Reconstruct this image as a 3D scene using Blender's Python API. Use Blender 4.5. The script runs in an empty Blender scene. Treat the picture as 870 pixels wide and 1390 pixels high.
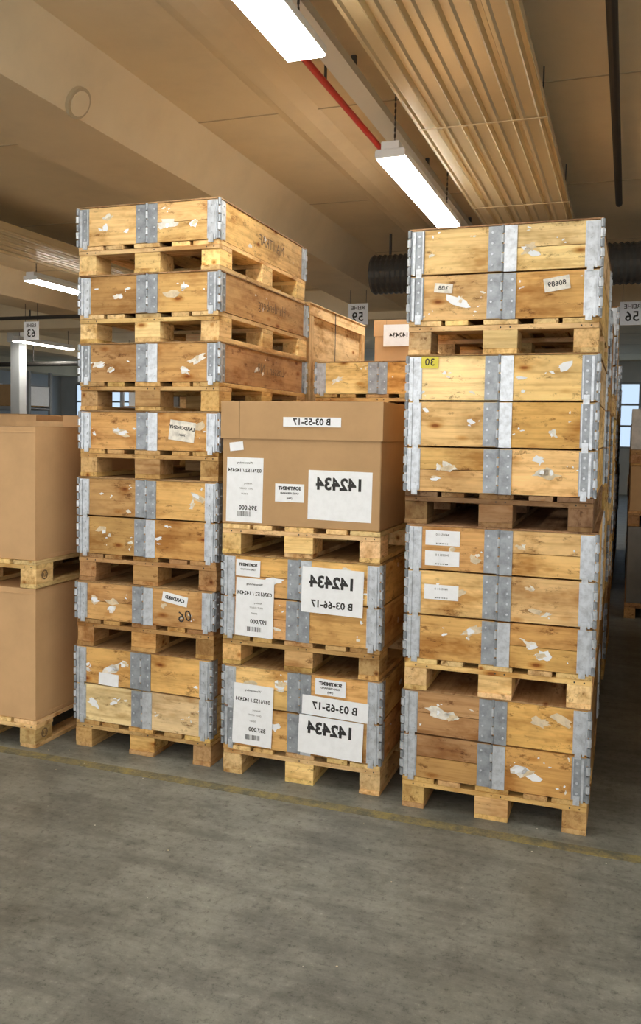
import bpy, math, random
from mathutils import Vector, Matrix
random.seed(7)
scene = bpy.context.scene
EYE = 1.686

# ------------------------------------------------------------------ materials
def new_mat(name):
    m = bpy.data.materials.new(name); m.use_nodes = True
    nt = m.node_tree; nt.nodes.clear()
    out = nt.nodes.new('ShaderNodeOutputMaterial')
    b = nt.nodes.new('ShaderNodeBsdfPrincipled')
    nt.links.new(b.outputs[0], out.inputs[0])
    return m, nt, b
def N(nt, t, **kw):
    n = nt.nodes.new(t)
    for k, v in kw.items(): setattr(n, k, v)
    return n
def ramp(nt, fac, stops):
    r = N(nt, 'ShaderNodeValToRGB'); e = r.color_ramp.elements
    while len(e) < len(stops): e.new(0.5)
    for i, (p, c) in enumerate(stops):
        e[i].position = p; e[i].color = (c[0], c[1], c[2], 1)
    nt.links.new(fac, r.inputs[0]); return r.outputs[0]
def mul(nt, a, b, fac=1.0, mode='MULTIPLY'):
    m = N(nt, 'ShaderNodeMix', data_type='RGBA', blend_type=mode)
    m.inputs[0].default_value = fac
    nt.links.new(a, m.inputs[6]); nt.links.new(b, m.inputs[7]); return m.outputs[2]
def noise(nt, vec, scale, detail=4, rough=.6, vscale=None):
    if vscale:
        mp = N(nt, 'ShaderNodeMapping'); mp.inputs['Scale'].default_value = vscale
        nt.links.new(vec, mp.inputs[0]); vec = mp.outputs[0]
    n = N(nt, 'ShaderNodeTexNoise'); n.inputs['Scale'].default_value = scale
    n.inputs['Detail'].default_value = detail; n.inputs['Roughness'].default_value = rough
    nt.links.new(vec, n.inputs['Vector']); return n.outputs['Fac']
def bump(nt, b, h, s=.3, d=.01):
    bp = N(nt, 'ShaderNodeBump'); bp.inputs['Strength'].default_value = s; bp.inputs['Distance'].default_value = d
    nt.links.new(h, bp.inputs['Height']); nt.links.new(bp.outputs[0], b.inputs['Normal'])

def wood_mat(name):
    m, nt, b = new_mat(name)
    t = N(nt, 'ShaderNodeAttribute', attribute_name='tint').outputs['Color']
    g = N(nt, 'ShaderNodeAttribute', attribute_name='gco').outputs['Vector']
    grain = noise(nt, g, 1.0, 6, .65, (2.2, 55, 55))
    c = mul(nt, t, ramp(nt, grain, [(.3, (.74, .65, .54)), (.52, (1, 1, 1)), (.75, (1.08, 1.08, 1.08))]))
    broad = noise(nt, g, 1.0, 4, .65, (3.5, 8, 8))
    c = mul(nt, c, ramp(nt, broad, [(.34, (.64, .50, .35)), (.5, (1, .98, .95)), (.66, (1.1, 1.1, 1.06))]))
    grey = noise(nt, g, 1.0, 5, .7, (1.6, 3.5, 3.5))
    c = mul(nt, c, ramp(nt, grey, [(.35, (.76, .74, .72)), (.52, (1, 1, 1)), (1, (1, 1, 1))]))
    mp = N(nt, 'ShaderNodeMapping'); mp.inputs['Scale'].default_value = (4.5, 11, 11)
    nt.links.new(g, mp.inputs[0])
    v = N(nt, 'ShaderNodeTexVoronoi'); v.inputs['Scale'].default_value = 1.0
    nt.links.new(mp.outputs[0], v.inputs['Vector'])
    c = mul(nt, c, ramp(nt, v.outputs['Distance'], [(.05, (.36, .18, .08)), (.11, (.78, .62, .44)), (.2, (1, 1, 1))]))
    dirt = noise(nt, g, 1.0, 8, .8, (9, 20, 20))
    c = mul(nt, c, ramp(nt, dirt, [(.35, (.38, .29, .22)), (.44, (1, 1, 1)), (1, (1, 1, 1))]))
    nt.links.new(c, b.inputs['Base Color']); b.inputs['Roughness'].default_value = .75
    b.inputs['Specular IOR Level'].default_value = .3
    bump(nt, b, grain, .2, .003)
    return m
M_WOOD = wood_mat('aged_pine')

def simple(name, col, rough=.6, metal=0, var=None, scale=8, bumps=0, coords='Object'):
    m, nt, b = new_mat(name)
    b.inputs['Roughness'].default_value = rough; b.inputs['Metallic'].default_value = metal
    tc = N(nt, 'ShaderNodeTexCoord').outputs[coords]
    rgb = N(nt, 'ShaderNodeRGB'); rgb.outputs[0].default_value = (*col, 1)
    c = rgb.outputs[0]
    if var:
        n = noise(nt, tc, scale, 6, .65)
        c = mul(nt, c, ramp(nt, n, [(.3, (1-var,)*3), (.55, (1, 1, 1)), (.75, (1+var*.4,)*3)]))
        if bumps: bump(nt, b, n, bumps, .004)
    nt.links.new(c, b.inputs['Base Color'])
    return m
M_STEEL = simple('galvanised_steel', (.34, .37, .41), .45, .4, .4, 24, .2)
M_STEEL_B = simple('galvanised_steel_bright', (.60, .64, .70), .36, .45, .35, 28, .2)
M_PAPER = simple('white_paper', (.90, .93, .98), .7, 0, .06, 25)
M_SCRAP = simple('torn_paper', (.86, .82, .74), .8, 0, .3, 30)
M_SCRAP2 = simple('torn_cardboard_layer', (.76, .63, .44), .85, 0, .3, 30)
M_INK = simple('black_ink', (.02, .02, .022), .6)
M_INKF = simple('faded_ink', (.19, .12, .06), .8)
M_YEL = simple('yellow_tag_paper', (.75, .65, .08), .7)
M_CARD = simple('cardboard_brown', (.50, .31, .15), .8, 0, .1, 5, .05)
M_CARD2 = simple('cardboard_tan', (.64, .40, .20), .8, 0, .12, 3, .05)
M_CEIL = simple('painted_concrete_ceiling', (.80, .68, .47), .75, 0, .12, 1.2, .05)
M_SEAM = simple('ceiling_joint', (.5, .41, .27), .9)
M_LAMPW = simple('white_enamel', (.82, .84, .85), .35)
M_RED = simple('red_pipe_paint', (.6, .03, .02), .4)
M_DARK = simple('dark_steel', (.05, .045, .04), .5, .3)
M_DUCT = simple('black_duct', (.07, .068, .064), .42, .2)
M_WALL = simple('wall_paint', (.55, .57, .58), .8, 0, .1, 1.5)
M_GREYB = simple('grey_box', (.22, .21, .2), .6, 0, .3, 3)
M_FRAME = simple('window_frame_grey', (.3, .32, .34), .5)
M_FILM = simple('stretch_wrapped_carton', (.56, .50, .44), .25, 0, .35, 6, .3)

def panel_mat():
    m, nt, b = new_mat('cream_radiant_panel')
    b.inputs['Base Color'].default_value = (.74, .63, .40, 1)
    b.inputs['Roughness'].default_value = .24; b.inputs['Metallic'].default_value = .2
    return m
M_PANEL = panel_mat()

def emis(name, col, s):
    m = bpy.data.materials.new(name); m.use_nodes = True; nt = m.node_tree; nt.nodes.clear()
    o = N(nt, 'ShaderNodeOutputMaterial'); e = N(nt, 'ShaderNodeEmission')
    e.inputs[0].default_value = (*col, 1); e.inputs[1].default_value = s
    nt.links.new(e.outputs[0], o.inputs[0]); return m
M_TUBE = emis('fluorescent_diffuser', (1, .96, .87), 38)
M_WIN = emis('daylight_glass', (.62, .80, 1), 1.0)
M_FILLR = emis('rear_fill_glow', (1, .98, .94), 4.8)  # glow added behind the camera to brighten the front faces

def floor_mat():
    m, nt, b = new_mat('worn_concrete_floor')
    tc = N(nt, 'ShaderNodeTexCoord').outputs['Object']
    n1 = noise(nt, tc, .9, 8, .7)
    n2 = noise(nt, tc, 1.0, 8, .75, (1.6, 9, 1))
    n3 = noise(nt, tc, 30, 6, .85)
    n4 = noise(nt, tc, 4, 9, .75)
    c = ramp(nt, n1, [(.34, (.13, .132, .115)), (.5, (.185, .187, .168)), (.68, (.255, .256, .232))])
    c = mul(nt, c, ramp(nt, n2, [(.38, (.76, .76, .76)), (.5, (1, 1, 1)), (.62, (1.16, 1.16, 1.15))]))
    c = mul(nt, c, ramp(nt, n4, [(.38, (.72, .72, .71)), (.52, (1, 1, 1)), (.66, (1.16, 1.16, 1.15))]))
    c = mul(nt, c, ramp(nt, n3, [(.36, (.5, .5, .5)), (.46, (1, 1, 1)), (.60, (1.1, 1.1, 1.1)), (.68, (1.7, 1.7, 1.65))]))
    nt.links.new(c, b.inputs['Base Color'])
    r = ramp(nt, n1, [(.3, (.38,)*3), (.7, (.58,)*3)])
    nt.links.new(r, b.inputs['Roughness'])
    bump(nt, b, n3, .2, .004)
    return m
def line_mat():
    m, nt, b = new_mat('worn_yellow_line')
    tc = N(nt, 'ShaderNodeTexCoord').outputs['Object']
    n = noise(nt, tc, 7, 9, .85)
    c = ramp(nt, n, [(.42, (.10, .095, .07)), (.5, (.19, .165, .09)), (.64, (.34, .27, .08))])
    nt.links.new(c, b.inputs['Base Color']); b.inputs['Roughness'].default_value = .6
    return m

# ------------------------------------------------------------------ mesh builder
class MB:
    def __init__(s): s.v=[]; s.f=[]; s.m=[]; s.t=[]; s.g=[]; s.mats=[]
    def mi(s, mat):
        if mat not in s.mats: s.mats.append(mat)
        return s.mats.index(mat)
    def box(s, c, d, mat, tint=(1,1,1), rz=0, ry=0):
        i = s.mi(mat); o = len(s.v)
        ax = max(range(3), key=lambda k: d[k]); oth = [k for k in range(3) if k != ax]
        off = Vector((random.uniform(0, 90), random.uniform(0, 90), random.uniform(0, 90)))
        R = Matrix.Rotation(rz, 3, 'Z') @ Matrix.Rotation(ry, 3, 'Y')
        for x in (-.5, .5):
            for y in (-.5, .5):
                for z in (-.5, .5):
                    l = Vector((x*d[0], y*d[1], z*d[2]))
                    s.v.append(Vector(c) + R @ l); s.t.append((*tint, 1))
                    s.g.append(Vector((l[ax], l[oth[0]], l[oth[1]])) + off)
        for q in ((0,1,3,2),(4,6,7,5),(0,4,5,1),(2,3,7,6),(0,2,6,4),(1,5,7,3)):
            s.f.append([o+k for k in q]); s.m.append(i)
    def cyl(s, c, r, h, axis, mat, n=8, tint=(1,1,1)):
        i = s.mi(mat); o = len(s.v); ax = 'XYZ'.index(axis); a, b = [k for k in range(3) if k != ax]
        for e in (-.5, .5):
            for k in range(n):
                p = [0,0,0]; p[ax] = e*h; t = 2*math.pi*k/n; p[a] = r*math.cos(t); p[b] = r*math.sin(t)
                s.v.append(Vector(c)+Vector(p)); s.t.append((*tint,1)); s.g.append(Vector(p))
        for k in range(n):
            s.f.append([o+k, o+(k+1)%n, o+n+(k+1)%n, o+n+k]); s.m.append(i)
        s.f.append([o+k for k in range(n)][::-1]); s.m.append(i)
        s.f.append([o+n+k for k in range(n)]); s.m.append(i)
    def poly(s, pts, mat, tint=(1,1,1)):
        i = s.mi(mat); o = len(s.v)
        for p in pts: s.v.append(Vector(p)); s.t.append((*tint,1)); s.g.append(Vector(p))
        s.f.append(list(range(o, o+len(pts)))); s.m.append(i)
    def obj(s, name, parent=None, bevel=0, loc=None, rz=0):
        me = bpy.data.meshes.new(name)
        me.from_pydata([tuple(v) for v in s.v], [], s.f)
        for m in s.mats: me.materials.append(m)
        me.polygons.foreach_set('material_index', s.m)
        a = me.attributes.new('tint', 'FLOAT_COLOR', 'POINT')
        a.data.foreach_set('color', [x for t in s.t for x in t])
        g = me.attributes.new('gco', 'FLOAT_VECTOR', 'POINT')
        g.data.foreach_set('vector', [x for t in s.g for x in t])
        me.update()
        ob = bpy.data.objects.new(name, me); scene.collection.objects.link(ob)
        if bevel:
            b = ob.modifiers.new('bevel', 'BEVEL'); b.width = bevel; b.segments = 1; b.limit_method = 'ANGLE'
        if parent: ob.parent = parent
        if loc is not None: ob.location = loc; ob.rotation_euler[2] = rz
        return ob
def empty(name, loc, rz=0):
    e = bpy.data.objects.new(name, None); e.empty_display_size = .1
    e.location = loc; e.rotation_euler[2] = rz; scene.collection.objects.link(e); return e

def jit(c, a=.08):
    k = 1 + random.uniform(-a, a)
    return (c[0]*k, c[1]*k*(1+random.uniform(-.05, .05)), c[2]*k*(1+random.uniform(-.15, .15)))

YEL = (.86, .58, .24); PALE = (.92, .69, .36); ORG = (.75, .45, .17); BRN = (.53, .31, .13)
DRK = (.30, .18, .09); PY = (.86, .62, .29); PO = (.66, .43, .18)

# ------------------------------------------------------------------ text
def text(parent, s, loc, size, mat=M_INK, rx=math.pi/2, rz=0, rot=0, bold=0.0, name='printed_text'):
    cu = bpy.data.curves.new(name, 'FONT'); cu.body = s; cu.size = size
    cu.align_x = 'CENTER'; cu.align_y = 'CENTER'; cu.offset = bold; cu.resolution_u = 2
    cu.materials.append(mat)
    ob = bpy.data.objects.new(name, cu); scene.collection.objects.link(ob)
    ob.parent = parent
    M = Matrix.Translation(loc) @ Matrix.Rotation(rz, 4, 'Z') @ Matrix.Rotation(rx, 4, 'X') @ Matrix.Rotation(rot, 4, 'Z') @ Matrix.Diagonal((-1, 1, 1, 1))
    ob.matrix_local = M
    return ob

# ------------------------------------------------------------------ EUR pallet 0.8 x 1.2 x 0.144
def pallet(x, y, z, rz=0, tint=PY, name='wooden_pallet', stamp=False):
    b = MB()
    for xc, w in ((-.3275,.145),(-.1875,.1),(0,.145),(.1875,.1),(.3275,.145)):
        b.box((xc, random.uniform(-.006,.006), .133), (w, 1.2, .021), M_WOOD, jit(tint, .22))
    for yc in (-.5275, 0, .5275):
        b.box((0, yc, .111), (.8, .145, .0215), M_WOOD, jit(tint, .15))
        for xc, w in ((-.35,.1),(0,.145),(.35,.1)):
            b.box((xc, yc + random.uniform(-.006,.006), .061), (w, .14, .078), M_WOOD, jit(tint, .3))
    for xc, w in ((-.35,.1),(0,.145),(.35,.1)):
        b.box((xc, 0, .011), (w, 1.2, .0215), M_WOOD, jit(tint, .2))
    for xc in (-.35, -.3, 0, .04, .33, .37):
        b.cyl((xc, -.6005, .111), .004, .003, 'Y', M_DARK, 6)
    ob = b.obj(name, bevel=.003, loc=(x, y, z), rz=rz)
    if stamp:
        text(ob, 'O', (.4012, -.53, .063), .075, M_INKF, rz=math.pi/2)
        text(ob, 'EUR', (.4012, -.53, .063), .026, M_INKF, rz=math.pi/2, bold=.0008)
    return ob

def scrap(b, cx, cz, r, face, mat=M_SCRAP, off=0.0):
    n = random.randint(8, 14); pts = []; asp = random.choice((.5, 1, 1.6, 2.2))
    a0 = random.uniform(0, 6); tl = random.uniform(-.5, .5)
    for k in range(n):
        t = a0 + 2*math.pi*(k+random.uniform(-.25,.25))/n; rr = r*random.uniform(.4, 1)
        dx = rr*asp*math.cos(t); dz = rr*math.sin(t)*.8
        dx, dz = dx*math.cos(tl)-dz*math.sin(tl), dx*math.sin(tl)+dz*math.cos(tl)
        if face == 'F': pts.append((max(-.39, min(.39, cx+dx)), -.6014-off, cz+dz))
        else: pts.append((.4014+off, cx+dx, cz+dz))
    b.poly(pts, mat)

# ------------------------------------------------------------------ hinged pallet-collar crate
def crate(x, y, z, n, tints, rz=0, detail=True, scraps=7, lid=True):
    root = empty('wooden_crate', (x, y, z), rz)
    b = MB(); H = .2; T = .02
    for k in range(n):
        tn = tints[k % len(tints)]
        if not isinstance(tn, list): tn = [tn, tn]
        z0 = k*H; hh = .195 if k < n-1 else (.193 if lid else .2); zc = z0 + hh/2 + .0005
        for sy in (-1, 1):
            for j, sx in enumerate((-1, 1)):
                if random.random() < .22:
                    for q in (0, 1):
                        b.box((sx*.1995, sy*(.6-T/2), z0 + hh*(.25+.5*q)+.0005), (.397, T, hh/2-.003), M_WOOD, jit(tn[j], .14))
                else:
                    b.box((sx*.1995, sy*(.6-T/2), zc), (.397, T, hh-.003), M_WOOD, jit(tn[j], .14))
        for sx in (-1, 1):
            b.box((sx*(.4-T/2), 0, zc), (T, 1.158, hh-.003), M_WOOD, jit(tn[0], .12))
        # corner irons: plates, folded guide ribs, alternating hinge knuckles, rivets
        for sx in (-1, 1):
            for sy in (-1, 1):
                if not detail and sy > 0: continue
                m1 = random.choice((M_STEEL, M_STEEL_B, M_STEEL_B)); w = .06
                b.box((sx*(.4-w/2-.004), sy*.602, zc), (w, .004, .184), m1)
                b.box((sx*.402, sy*(.6-w/2-.004), zc), (.004, w, .184), m1)
                b.box((sx*.4045, sy*(.6-.016), zc-.005), (.008, .014, .19), M_STEEL_B)
                b.box((sx*(.4-.020), sy*.6055, zc-.006), (.010, .009, .186), M_STEEL_B)
                b.box((sx*(.4-.058), sy*.6045, zc), (.004, .006, .18), M_STEEL_B)
                for q in range(5):
                    b.cyl((sx*.402, sy*.603, z0+.018+q*.04), .0105 if q % 2 else .0085, .032, 'Z', M_STEEL_B if q % 2 else M_STEEL, 8)
                b.box((sx*(.4-.042), sy*.6065, z0+.006), (.026, .006, .040), M_STEEL_B)
                for q in (.035, .08, .125, .165):
                    b.cyl((sx*(.4-.042), sy*.605, z0+q), .0055, .005, 'Y', M_STEEL_B, 6)
                    b.cyl((sx*.405, sy*(.6-.042), z0+q), .0055, .005, 'X', M_STEEL_B, 6)
        # centre hinge
        for sy in ((-1, 1) if detail else (-1,)):
            o = random.uniform(-.004, .004)
            b.box((-.032+o, sy*.602, zc), (.058, .004, .188), M_STEEL)
            b.box((.032+o, sy*.6025, zc-.002), (.054, .005, .192), random.choice((M_STEEL, M_STEEL_B)))
            for q in range(5):
                b.cyl((o, sy*.604, z0+.018+q*.04), .0065, .033, 'Z', M_STEEL_B if q % 2 else M_STEEL, 8)
            for q in (.03, .075, .12, .165):
                for dx in (-.044, .044):
                    b.cyl((dx+o, sy*.6055, z0+q), .005, .004, 'Y', M_STEEL_B, 6)
        for q in range(scraps):
            # label remains: large torn sheets and small leftovers near the irons
            big = random.random() < .36
            cx = random.choice((-1, 1))*(random.uniform(.10, .30) if big else random.choice((random.uniform(.07,.12), random.uniform(.12,.33), random.uniform(.29,.335))))
            cz = z0+(random.uniform(.05, .15) if big else random.uniform(.03, .17))
            r = random.choice((.026,.032,.038)) if big else random.choice((.006,.008,.011,.014))
            mt = random.choice((M_SCRAP, M_PAPER, M_SCRAP2)) if big else random.choice((M_SCRAP, M_PAPER))
            scrap(b, cx, cz, r, 'F', mt)
            if big: scrap(b, cx+random.uniform(-.015,.015), cz+random.uniform(-.008,.008), r*.55, 'F', random.choice((M_PAPER, M_SCRAP2)), .0005)
            else:
                for _ in range(random.choice((0, 1, 2))):
                    scrap(b, cx+random.uniform(-.03,.03), min(z0+.18, max(z0+.02, cz+random.uniform(-.03,.03))), random.choice((.004,.006)), 'F', M_PAPER)
        if scraps:
            for q in range(3):
                scrap(b, random.uniform(-.5, .5), z0+random.uniform(.04, .16), random.choice((.008,.012,.02)), 'S')
    if lid:
        b.box((0, 0, n*H-.0032), (.808, 1.208, .006), M_WOOD, jit((.4, .25, .12), .1))
    b.obj('collar_frames', parent=root)
    return root

def label(root, u0, u1, v0, v1, W, Hh, off=.008, rot=0, mat=M_PAPER, lines=(), barcode=False):
    cx = (u0+u1)/2*W - W/2; cz = (v0+v1)/2*Hh; w = (u1-u0)*W; h = (v1-v0)*Hh
    b = MB(); b.box((cx, -.6-off, cz), (w, .0008, h), mat, ry=rot)
    if barcode:
        xx = cx-w*.18
        while xx < cx+w*.18:
            bw = random.choice((.001,.002,.003)); b.box((xx, -.6-off-.0006, cz-h*.37), (bw, .0004, h*.08), M_INK); xx += bw+random.choice((.0015,.003))
    b.obj('paper_label', parent=root)
    for s, rx, rz_, size, bold in lines:
        text(root, s, (cx+rx*w, -.6-off-.0012, cz+rz_*h), size, rot=-rot, bold=bold)

# ------------------------------------------------------------------ stacks
def build_stack(x, y, spec, seedv, jx=.006, detail=True, scraps=7, lean=0.0):
    random.seed(seedv); z = 0; out = []
    for k, (n, tints, pt) in enumerate(spec):
        r = random.uniform(-.009, .009); dx = random.uniform(-jx, jx)+lean*k; dy = random.uniform(-jx, jx)
        pallet(x+dx, y+dy, z, r, pt); z += .1445
        c = crate(x+dx+random.uniform(-.003,.003), y+dy, z, n, tints, r, detail, scraps); out.append(c); z += n*.2+.0005
    return out, z

RX, RY = -.507, 3.71+.6
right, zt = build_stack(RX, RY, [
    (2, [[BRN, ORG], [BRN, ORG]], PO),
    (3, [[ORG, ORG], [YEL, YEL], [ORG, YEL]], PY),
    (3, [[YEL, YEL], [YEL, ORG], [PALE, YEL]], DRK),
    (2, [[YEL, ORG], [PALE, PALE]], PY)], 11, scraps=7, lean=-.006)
for v0, v1 in ((.85,.96),(.70,.81),(.45,.56)):
    label(right[1], .10, .29, v0, v1, .8, .6, .004, 0, M_PAPER, [('9400511 0', 0, .22, .014, 0)], True)
label(right[2], .075, .17, .9, .985, .8, .6, .004, .03, M_YEL, [('30', 0, 0, .045, .0005)])
label(right[3], .72, .85, .28, .42, .8, .4, .004, -.15, M_SCRAP, [('80689', 0, 0, .03, .0004)])
label(right[3], .14, .24, .3, .4, .8, .4, .004, .1, M_SCRAP, [('3/38', 0, 0, .025, .0004)])

# middle stack
MX, MY = -1.437, 3.76+.6
mid, zm = build_stack(MX, MY, [
    (2, [[ORG, ORG], [YEL, ORG]], PY),
    (2, [[ORG, ORG], [ORG, YEL]], PO)], 23, scraps=6)
b0, b1 = mid
def doc(root, u0, u1, v0, v1, H, rot, num, off=.009):
    label(root, u0, u1, v0, v1, .8, H, off, rot, M_PAPER, [
        ('Warensendung', 0, .40, .014, .0002), ('0376152 / 142434', 0, .24, .025, .0006), ('Abteilung', .1, .08, .011, 0),
        ('DSUT 12/03/07', .05, -.0, .011, 0), ('500607', .0, -.1, .011, 0), (num, .12, -.24, .028, .0008)], True)
doc(b0, .07, .33, .03, .78, .4, .03, '357.000')
label(b0, .60, .79, .76, .95, .8, .4, .009, .02, M_PAPER, [('SORTIMENT', 0, .22, .021, .0012), ('CARD.VERWAND', 0, -.05, .012, .0004), ('(78N)', 0, -.3, .012, .0004)])
label(b0, .52, .93, .5, .73, .8, .4, .010, .03, M_PAPER, [('B 03-65-17', 0, .0, .050, .0014)])
label(b0, .50, .90, .03, .49, .8, .4, .011, .03, M_PAPER, [('142434', 0, .18, .078, .003)])
doc(b1, .09, .34, .01, .72, .4, .02, '197.000')
label(b1, .09, .25, .74, .94, .8, .4, .009, .02, M_PAPER, [('SORTIMENT', 0, .2, .018, .001), ('CARD.VERWAND', 0, -.08, .01, .0003)])
label(b1, .52, .90, .37, .91, .8, .4, .010, .02, M_PAPER, [('142434', 0, .18, .076, .003), ('B 03-66-17', 0, -.3, .046, .0013)])

# cardboard box with telescoping lid
def lidded_box(x, y, z, w, d, h, lidh, mat, name='cardboard_box', rz=0):
    root = empty(name, (x, y, z), rz)
    b = MB()
    b.box((0, 0, (h-.01)/2), (w-.016, d-.016, h-.012), mat)
    b.obj('box_body', parent=root, bevel=.004)
    l = MB()
    l.box((0, -d/2+.003, h-lidh/2), (w, .005, lidh), mat); l.box((0, d/2-.003, h-lidh/2), (w, .005, lidh), mat)
    l.box((-w/2+.003, 0, h-lidh/2), (.005, d-.01, lidh), mat); l.box((w/2-.003, 0, h-lidh/2), (.005, d-.01, lidh), mat)
    l.box((0, 0, h-.003), (w-.002, d-.002, .006), mat)
    l.box((-w/2+.1, -d/2-.0005, h-lidh*.5), (.0015, .002, lidh), M_INKF)
    l.obj('box_lid', parent=root, bevel=.002)
    return root
random.seed(5)
pallet(MX-.012, MY, zm, .004, PY); zb = zm+.1445
bx = lidded_box(MX-.015, MY, zb, .815, 1.21, .595, .18, M_CARD)
label(bx, .40, .76, .80, .875, .8, .595, .008, 0, M_PAPER, [('B 03-55-17', 0, 0, .042, .0012)])
label(bx, .05, .14, .60, .67, .8, .595, .001, -.12, M_PAPER)
label(bx, .03, .27, .02, .545, .8, .595, -.002, .01, M_PAPER, [
    ('Warensendung', 0, .42, .014, .0002), ('0376152 / 142434', 0, .3, .024, .0006), ('Abteilung', .1, .1, .011, 0),
    ('DSUT 12/03/07', .05, .02, .011, 0), ('500607', 0, -.06, .011, 0), ('396.000', .1, -.28, .030, .0008)], True)
label(bx, .35, .535, .20, .345, .8, .595, -.002, 0, M_PAPER, [('SORTIMENT', 0, .25, .021, .0012), ('CARD.VERWAND', 0, -.02, .012, .0004), ('(78N)', 0, -.3, .012, .0004)])
label(bx, .56, .95, .07, .46, .8, .595, -.002, .01, M_PAPER, [('142434', 0, .22, .078, .003)])

# left stack
LX, LY = -2.298, 3.79+.6
left, zl = build_stack(LX, LY, [
    (2, [[(.88,.69,.38), PALE], [ORG, ORG]], PO),
    (1, [[ORG, ORG]], BRN),
    (2, [[BRN, ORG], [BRN, ORG]], BRN),
    (1, [[ORG, ORG]], PO),
    (1, [[BRN, ORG]], PO),
    (1, [[BRN, ORG]], PY),
    (1, [[YEL, YEL]], PY)], 31, jx=.01, scraps=7)
label(left[3], .66, .84, .25, .75, .8, .2, .004, .12, M_SCRAP, [('LARDONSNY', 0, .15, .024, .0008), ('30601', 0, -.2, .016, .0004)])
label(left[1], .64, .82, .6, .85, .8, .2, .004, .16, M_PAPER, [('CARDBRD', 0, 0, .024, .001)])
label(left[0], .18, .33, .5, .66, .8, .4, .004, .03, M_PAPER)
text(left[1], '06', (.24, -.604, .06), .08, rot=.2)
for i, s in ((6, 'MA.1TRAF.'), (5, 'Hardenberg'), (4, 'Losser / N9'), (3, 'Hardenberg')):
    text(left[i], s, (.4035, .05, .1), .08, M_INKF, rz=math.pi/2)

# ------------------------------------------------------------------ rows behind
specs = {
 'm1': [(2,[ORG],PO),(1,[BRN],PO),(2,[ORG],PO),(1,[YEL],PO),(1,[[PALE,ORG]],PO)],
 'a': [(2,[ORG],PO),(3,[YEL],PO),(2,[ORG],PO),(2,[BRN],PO)],
 'b': [(3,[YEL],PO),(3,[ORG],PO),(4,[YEL],PY)],
 'c': [(2,[BRN],PO),(2,[ORG],PO),(3,[YEL],PY),(3,[ORG],PY)],
}
mb, z_ = build_stack(MX, 5.62, specs['m1'], 41, detail=False, scraps=4)
build_stack(RX, 5.56, specs['a'], 42, detail=False, scraps=3)
build_stack(RX+.01, 6.82, specs['c'], 43, detail=False, scraps=3)
build_stack(RX, 8.07, specs['b'], 44, detail=False, scraps=0)
c_, z_ = build_stack(MX, 6.88, [(3,[YEL],PO),(3,[ORG],PO),(2,[ORG],PO)], 45, detail=False, scraps=2)
random.seed(2)
pallet(MX, 6.88, z_, 0, PY)
bb = lidded_box(MX, 6.88, z_+.1445, .8, 1.2, .36, .12, M_CARD2)
label(bb, .1, .4, .45, .9, .8, .36, .008, 0, M_PAPER, [('142434', 0, 0, .05, .001)])
label(bb, .55, .8, .3, .8, .8, .36, .008, 0, M_PAPER, [('B 03-17', 0, 0, .04, .001)])

# plywood case behind the left stack
lb, z_ = build_stack(LX, 5.66, [(3,[ORG],PO),(3,[YEL],PO)], 46, detail=False, scraps=2)
random.seed(3); pallet(LX, 5.66, z_, 0, PY); z_ += .1445
h = 2.5 - z_
pc = empty('plywood_case', (LX, 5.66, z_))
b = MB(); t = (.84, .63, .35)
b.box((0,0,h/2), (.76,1.16,h-.002), M_WOOD, t)
for sx in (-1,1):
    for zz in (.04, h-.04): b.box((sx*.39,0,zz), (.02,1.2,.078), M_WOOD, jit(t,.1))
    for yy in (-.56,.56): b.box((sx*.39,yy,h/2), (.02,.08,h-.16), M_WOOD, jit(t,.1))
for sy in (-1,1):
    for zz in (.04, h-.04): b.box((0,sy*.59,zz), (.76,.02,.078), M_WOOD, jit(t,.1))
b.box((0,0,h-.004),(.81,1.21,.008),M_WOOD,t)
b.box((.4015,-.1,h/2),(.002,.014,h-.01),M_DARK)
b.obj('case_panels', parent=pc, bevel=.002)

# ------------------------------------------------------------------ big cardboard cartons
def carton(x, y, z, w, d, h, mat, flaps=False, rz=0):
    root = empty('cardboard_box', (x, y, z), rz); b = MB()
    b.box((0,0,h/2), (w-.006, d-.006, h-.004), mat)
    b.box((0, 0, h-.001), (w-.02, .004, .003), M_DARK)
    b.box((0, 0, h), (w, .06, .001), M_CARD2)
    for sy in (-1,1):
        b.box((0, sy*(d/2-.002), h-.03), (w, .004, .006), mat)
    for sx in (-1,1):
        b.box((sx*(w/2-.0015), 0, .012), (.003, d, .02), mat)
    if flaps:
        b.box((0, -d/2+.05, h+.03), (w-.02, .005, .1), mat, rz=0)
        b.box((w/2-.05, 0, h+.028), (.1, d*.8, .004), mat, ry=-.45)
    b.obj('carton_body', parent=root, bevel=.006)
    return root
random.seed(9)
def carton_stack(x, y, hs, seedv, mats=(M_CARD2,), w=.8, flaps=False, pt=PY, stamp=False):
    random.seed(seedv); z = 0
    for i, hh in enumerate(hs):
        p = pallet(x, y, z, random.uniform(-.01,.01), pt, stamp=stamp); z += .1445
        carton(x+random.uniform(-.006,.006), y, z, w-.01, 1.19, hh, mats[i % len(mats)], flaps and i == len(hs)-1); z += hh+.002
CX = -3.267
carton_stack(CX, 3.66+.6, (.70, .70), 50, stamp=True)
carton_stack(CX, 5.5, (.70, .70), 51, flaps=True)
carton_stack(CX, 6.75, (.70, .72), 52)
carton_stack(CX-.84, 4.4, (.68, .68), 53)
for i in range(4):
    carton_stack(CX-.86, 5.7+i*1.25, (.7, .70+.03*i), 54+i)
    carton_stack(CX-3.2-(i%2)*.1, 9+i*1.3, (.72, .75), 60+i)
    carton_stack(CX-4.1, 9.5+i*1.3, (.75, .8), 70+i)
    carton_stack(CX-7.2, 13+i*1.3, (.78, .85), 75+i)

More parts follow.
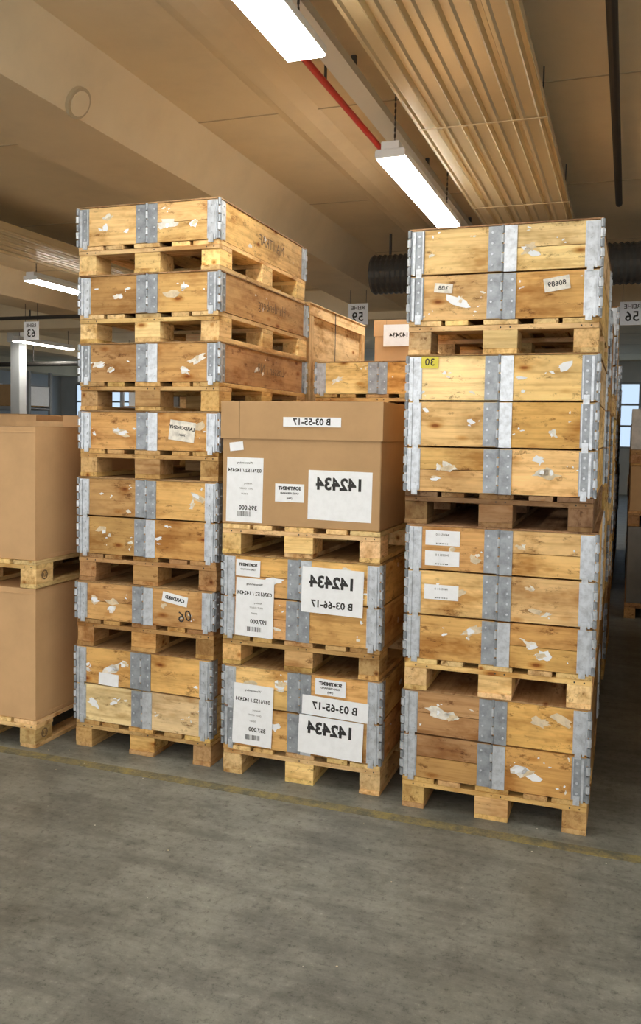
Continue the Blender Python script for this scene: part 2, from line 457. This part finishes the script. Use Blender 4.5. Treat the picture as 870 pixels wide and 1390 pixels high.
# right row bordering the narrow gap: unseen near stacks keep its floor dark, low enough to let light in, taller wrapped goods further back
for i in range(3):
    carton_stack(.80, 4.5+i*1.28, ((.85,),(.9,),(.8,))[i], 80+i, (M_GREYB, M_CARD))
for i in range(5):
    carton_stack(.43, 9.05+i*1.26, ((.72,.42,.38),(.7,.45,.4),(.62,.9),(.7,.82),(.8,.8))[i], 91+i, (M_GREYB, M_CARD, M_FILM), pt=BRN)
# rows further back (block storage)
for i in range(3):
    build_stack(RX, 10.6+i*1.27, specs[('a','c','a')[i]], 90+i, detail=False, scraps=0)
    carton_stack(MX-.02, 10.6+i*1.27, (.72,.78), 95+i)

# ------------------------------------------------------------------ room shell
X0, X1, Y0, Y1, ZC = -20, 6.5, -7, 27, 3.95
b = MB(); b.box(((X0+X1)/2, (Y0+Y1)/2, -.05), (X1-X0, Y1-Y0, .1), floor_mat()); b.obj('floor')
b = MB(); b.box((-6, 3.585, .001), (22, .065, .002), line_mat()); b.obj('floor_marking_line')
random.seed(77); b = MB()
for k in range(60):
    x = random.uniform(-3.8, .6); y = random.choice((random.uniform(3.45, 3.72), random.uniform(2.4, 3.6)))
    r = random.uniform(.002, .006)
    b.poly([(x+r*random.uniform(.5,1)*math.cos(a), y+r*random.uniform(.5,1)*math.sin(a), .0035) for a in (0,1.3,2.5,3.8,5.1)], random.choice((M_SCRAP, M_SCRAP2, M_DARK)))
b.obj('floor_litter')
def prism(b, prof, y0, y1, mat):
    n = len(prof)
    for i in range(n):
        p, q = prof[i], prof[(i+1)%n]
        b.poly([(p[0],y0,p[1]),(q[0],y0,q[1]),(q[0],y1,q[1]),(p[0],y1,p[1])], mat)
b = MB()
b.box(((X0+X1)/2, (Y0+Y1)/2, ZC+.1), (X1-X0, Y1-Y0, .2), M_CEIL)
for k in range(-1, 4):
    c = -3.59 - 5.3*k
    prism(b, [(c-.34,3.586),(c+.34,3.586),(c+.54,ZC+.01),(c-.54,ZC+.01)], Y0, Y1, M_CEIL)
    c2 = c+1.35
    prism(b, [(c2-.10,ZC-.035),(c2+.02,ZC-.035),(c2+.16,ZC+.01),(c2-.22,ZC+.01)], Y0, Y1, M_CEIL)
yy = Y0+1
while yy < Y1:
    b.box(((X0+X1)/2, yy, ZC-.001), (X1-X0, .012, .006), M_SEAM); yy += 2.35
b.box(((X0+X1)/2, 13.2, 3.72), (X1-X0, .4, .5), M_CEIL)
b.obj('ceiling')
def wall(name, c, d): b = MB(); b.box(c, d, M_WALL); b.obj(name)
wall('wall_left', (X0-.1, (Y0+Y1)/2, ZC/2), (.2, Y1-Y0, ZC))
wall('wall_right', (X1+.1, (Y0+Y1)/2, ZC/2), (.2, Y1-Y0, ZC))
wall('wall_back', ((X0+X1)/2, Y1+.1, ZC/2), (X1-X0, .2, ZC))
wall('wall_front', ((X0+X1)/2, Y0-.1, ZC/2), (X1-X0, .2, ZC))
wn = 1
def window(cx, y, cz, w, h, sgn, mat):
    global wn
    root = empty(f'window_{wn}', (cx, y, cz)); wn += 1
    b = MB(); b.box((0, sgn*.01, 0), (w, .02, h), mat); b.obj('glass', parent=root)
    f = MB(); k = max(2, round(w/.65))
    for i in range(k+1): f.box((-w/2+w*i/k, sgn*.03, 0), (.05, .06, h+.06), M_FRAME)
    for zz in (-h/2, -h/6, h/6, h/2): f.box((0, sgn*.03, zz), (w, .05, .06), M_FRAME)
    f.obj('frame', parent=root)
for cx in (-18, -14.6, -11.2, -7.8, -4.4, -1.0, 2.4, 5.2): window(cx, Y1, 2.35, 2.6 if cx < 5 else 2, 1.9, -1, M_WIN)
for cx in (-12, -7, -2, 3): window(cx, Y0, 2.2, 4.2, 2.6, 1, M_FILLR)  # unseen window-shaped fill panels, added to light the stack fronts
for x, y in ((-12.6, 15.5), (-12.6, 22), (-7.2, 20)):
    b = MB(); b.box((x, y, ZC/2-.06), (.24,.24,ZC-.14), M_WALL); b.box((x,y,.15),(.3,.3,.3),M_GREYB); b.box((x,y,ZC-.3),(.34,.34,.24),M_WALL)
    b.obj('concrete_column', bevel=.01)

# tall racking standing far back on the left
def rack(x, y):
    root = empty('storage_rack', (x, y, 0)); b = MB()
    for px in (-1.35, 1.35):
        for py in (-.45, .45): b.box((px, py, 1.6), (.08, .08, 3.2), M_FRAME)
        for k in range(5): b.box((px, 0, .4+k*.6), (.03, .82, .03), M_FRAME)
    for zz in (1.1, 2.2):
        for py in (-.45, .45): b.box((0, py, zz), (2.7, .04, .1), M_FRAME)
        b.box((0, 0, zz+.06), (2.6, .9, .02), M_WOOD, PO)
    b.obj('rack_frame', parent=root)
    g = MB(); random.seed(int(abs(x)*10))
    for zz in (0.0, 1.17, 2.27):
        xx = -1.2
        while xx < .9:
            w = random.uniform(.35, .6); h = random.uniform(.35, .7)
            g.box((xx+w/2, 0, zz+h/2+.002), (w-.03, .8, h), random.choice((M_CARD, M_CARD2, M_GREYB, M_PAPER)))
            g.box((xx+w/2, 0, zz+h+.003), (w-.03, .06, .002), M_SCRAP)
            xx += w
    g.obj('stored_cartons', parent=root, bevel=.005)
for x in (-16.5, -10.9): rack(x, 19.5)

# ------------------------------------------------------------------ fluorescent fixtures
def lamp(x, y0, y1, zb=3.486):
    root = empty('fluorescent_lamp', (x, (y0+y1)/2, zb)); L = y1-y0
    b = MB()
    b.box((0,0,.075), (.12, L, .05), M_LAMPW); b.box((0,0,.045), (.19, L, .012), M_LAMPW)
    for s in (-1,1):
        b.box((s*.098,0,.024), (.006,L,.04), M_LAMPW)
        b.box((0,s*(L/2-.004),.02), (.196,.012,.05), M_LAMPW)
    b.obj('housing', parent=root, bevel=.003)
    d = MB(); d.box((0,0,.010), (.182, L-.03, .044), M_TUBE); d.obj('diffuser', parent=root)
    c = MB()
    for s in (-1,1):
        zz = .10; k = 0
        while zz < ZC-zb-.005:
            if k % 2: c.box((0, s*(L/2-.12), zz+.01), (.012,.003,.026), M_DARK)
            else: c.box((0, s*(L/2-.12), zz+.01), (.003,.012,.026), M_DARK)
            zz += .02; k += 1
    c.obj('hanging_chain', parent=root)
for y in (-5.0, -1.5, 1.98, 5.48): lamp(-1.52, y, y+1.97)
for y in (-1.7, 1.8, 5.2, 8.76, 14.2): lamp(-6.95, y, y+1.9)
for y in (14.8, 19): lamp(-12.1, y, y+1.9)
for y in (-1.5, 2.0, 5.5): lamp(3.8, y, y+1.97)
lamp(-1.52, 15, 16.97); lamp(-6.95, 18.5, 20.4)

# trunking and red pipe
b = MB(); b.box((-1.62, 3.2, 3.80), (.11, 18, .06), M_LAMPW); b.box((-1.62,3.2,3.765),(.13,18,.008),M_LAMPW)
for i in range(9): b.box((-1.62, -5+i*2, 3.885), (.03,.03,.11), M_DARK)
b.obj('cable_trunking')
b = MB(); b.cyl((-1.80, 3.2, 3.80), .021, 18, 'Y', M_RED, 12)
for i in range(9): b.box((-1.80, -5+i*2, 3.875), (.012,.02,.13), M_DARK)
b.obj('red_sprinkler_pipe')
b = MB(); b.cyl((2.3, 12.4, 3.3), .035, 8, 'X', M_RED, 12)
for i in range(4): b.box((-1.2+i*2.3, 12.4, 3.61), (.015,.015,.6), M_DARK)
b.obj('red_crossing_pipe')
b = MB(); b.cyl((-.15, 1, 3.85), .03, 15, 'Y', M_DARK, 12)
for i in range(7): b.box((-.15, -5.5+i*2.2, 3.905), (.02,.03,.07), M_DARK)
b.obj('ceiling_pipe')

# corrugated radiant heating panels
def radiant(xa, xb, y0, y1, z):
    root = empty('radiant_ceiling_panel', ((xa+xb)/2, (y0+y1)/2, z)); w = xb-xa; L = y1-y0
    b = MB(); i = b.mi(M_PANEL); prof = []; n = 5; p = w/n
    prof.append((-w/2, .06)); prof.append((-w/2, 0))
    for k in range(n):
        x = -w/2+k*p
        prof += [(x+.12*p, 0), (x+.2*p, .012), (x+.62*p, .012), (x+.70*p, 0), (x+.78*p, .03), (x+.92*p, .03), (x+p, 0)]
    prof.append((w/2, .06))
    for a, c in zip(prof[:-1], prof[1:]):
        b.poly([(a[0],-L/2,a[1]),(c[0],-L/2,c[1]),(c[0],L/2,c[1]),(a[0],L/2,a[1])], M_PANEL)
    b.box((0,0,.055), (w-.01, L, .006), M_PANEL)
    yy = -L/2+.5
    while yy < L/2:
        b.box((0,yy,-.001), (w+.01,.02,.004), M_PANEL)
        for s in (-1,1): b.box((s*(w/2-.03),yy,(ZC-z)/2+.03), (.008,.008,ZC-z-.06), M_DARK)
        yy += 2.0
    b.obj('corrugated_sheet', parent=root)
radiant(-1.33, -.53, -3, 9.0, 3.64)
radiant(-6.72, -5.85, 0, 12.4, 3.64)
radiant(-12.0, -11.2, 8, 12.8, 3.64)

# black flexible duct
b = MB(); i = b.mi(M_DUCT); n = 20; x = -2.8
rings = []
while x < 6.2:
    rings += [(x, .203), (x+.03, .222), (x+.06, .203)]; x += .06
o = len(b.v)
for x, r in rings:
    for k in range(n):
        t = 2*math.pi*k/n
        p = Vector((x, 9.5+r*math.cos(t), 3.49+r*math.sin(t))); b.v.append(p); b.t.append((1,1,1,1)); b.g.append(p)
for a in range(len(rings)-1):
    for k in range(n):
        b.f.append([o+a*n+k, o+a*n+(k+1)%n, o+(a+1)*n+(k+1)%n, o+(a+1)*n+k]); b.m.append(i)
b.f.append([o+k for k in range(n)]); b.m.append(i)
for xx in (-2.6, -.6, 1.4, 3.4, 5.4): b.box((xx, 9.5, 3.82), (.02,.04,.24), M_DARK)
b.obj('ventilation_duct')

# round vent on beam flank
b = MB(); b.cyl((0,0,0), .095, .03, 'Z', M_SEAM, 28); b.cyl((0,0,.016), .075, .012, 'Z', M_CEIL, 28)
v = b.obj('round_ceiling_vent'); v.location = (-3.21+.008, 4.48, 3.656-.004)
v.rotation_euler = Vector((.877, 0, -.48)).to_track_quat('Z', 'Y').to_euler()

# hanging row signs
def sign(x, y, z, t, s=.28):
    root = empty('hanging_row_sign', (x, y, z)); b = MB()
    b.box((0,0,0), (s, .006, s), M_PAPER)
    for k in (-1,1): b.box((k*s*.4, 0, s/2+(ZC-z-s/2)/2), (.005,.005,ZC-z-s/2), M_DARK)
    b.obj('sign_board', parent=root)
    text(root, 'REIHE', (0,-.005,s*.28), s*.26, bold=.001); text(root, t, (0,-.005,-.15*s), s*.6, bold=.002)
sign(-3.44, 11, 3.27, '59'); sign(0.0, 11, 3.18, '56'); sign(-8.7, 11, 3.17, '63')

# pipes at far left
for (yy, zz, r) in ((11.6, 3.46, .03), (16, 3.1, .05)):
    b = MB(); b.cyl((-11, yy, zz), r, 12, 'X', M_DARK, 12)
    for i in range(4): b.box((-16+i*3.4, yy, (zz+ZC)/2-.01), (.015,.015,ZC-zz-.03), M_DARK)
    b.obj('ceiling_pipe')

# ------------------------------------------------------------------ world & camera
w = bpy.data.worlds.new('World'); scene.world = w; w.use_nodes = True
w.node_tree.nodes['Background'].inputs[0].default_value = (.8,.85,.9,1)
w.node_tree.nodes['Background'].inputs[1].default_value = .3
scene.view_settings.view_transform = 'Standard'
scene.view_settings.exposure = 0.05

F_PX = 1162
th = math.atan(415/F_PX); p = math.atan(63/F_PX); roll = .018
F = Vector((-math.sin(th)*math.cos(p), math.cos(th)*math.cos(p), -math.sin(p)))
R = Vector((math.cos(th), math.sin(th), 0)); U = R.cross(F)
cxv = (R + roll*U).normalized(); cyv = (U - roll*R).normalized(); czv = -F
cam = bpy.data.cameras.new('camera'); co = bpy.data.objects.new('camera', cam); scene.collection.objects.link(co)
M = Matrix((cxv, cyv, czv)).transposed().to_4x4(); M.translation = Vector((0, 0, EYE))
co.matrix_world = M
cam.sensor_width = 36; cam.lens = F_PX*36/1390; cam.shift_y = -45/1390
cam.clip_end = 200
scene.camera = co
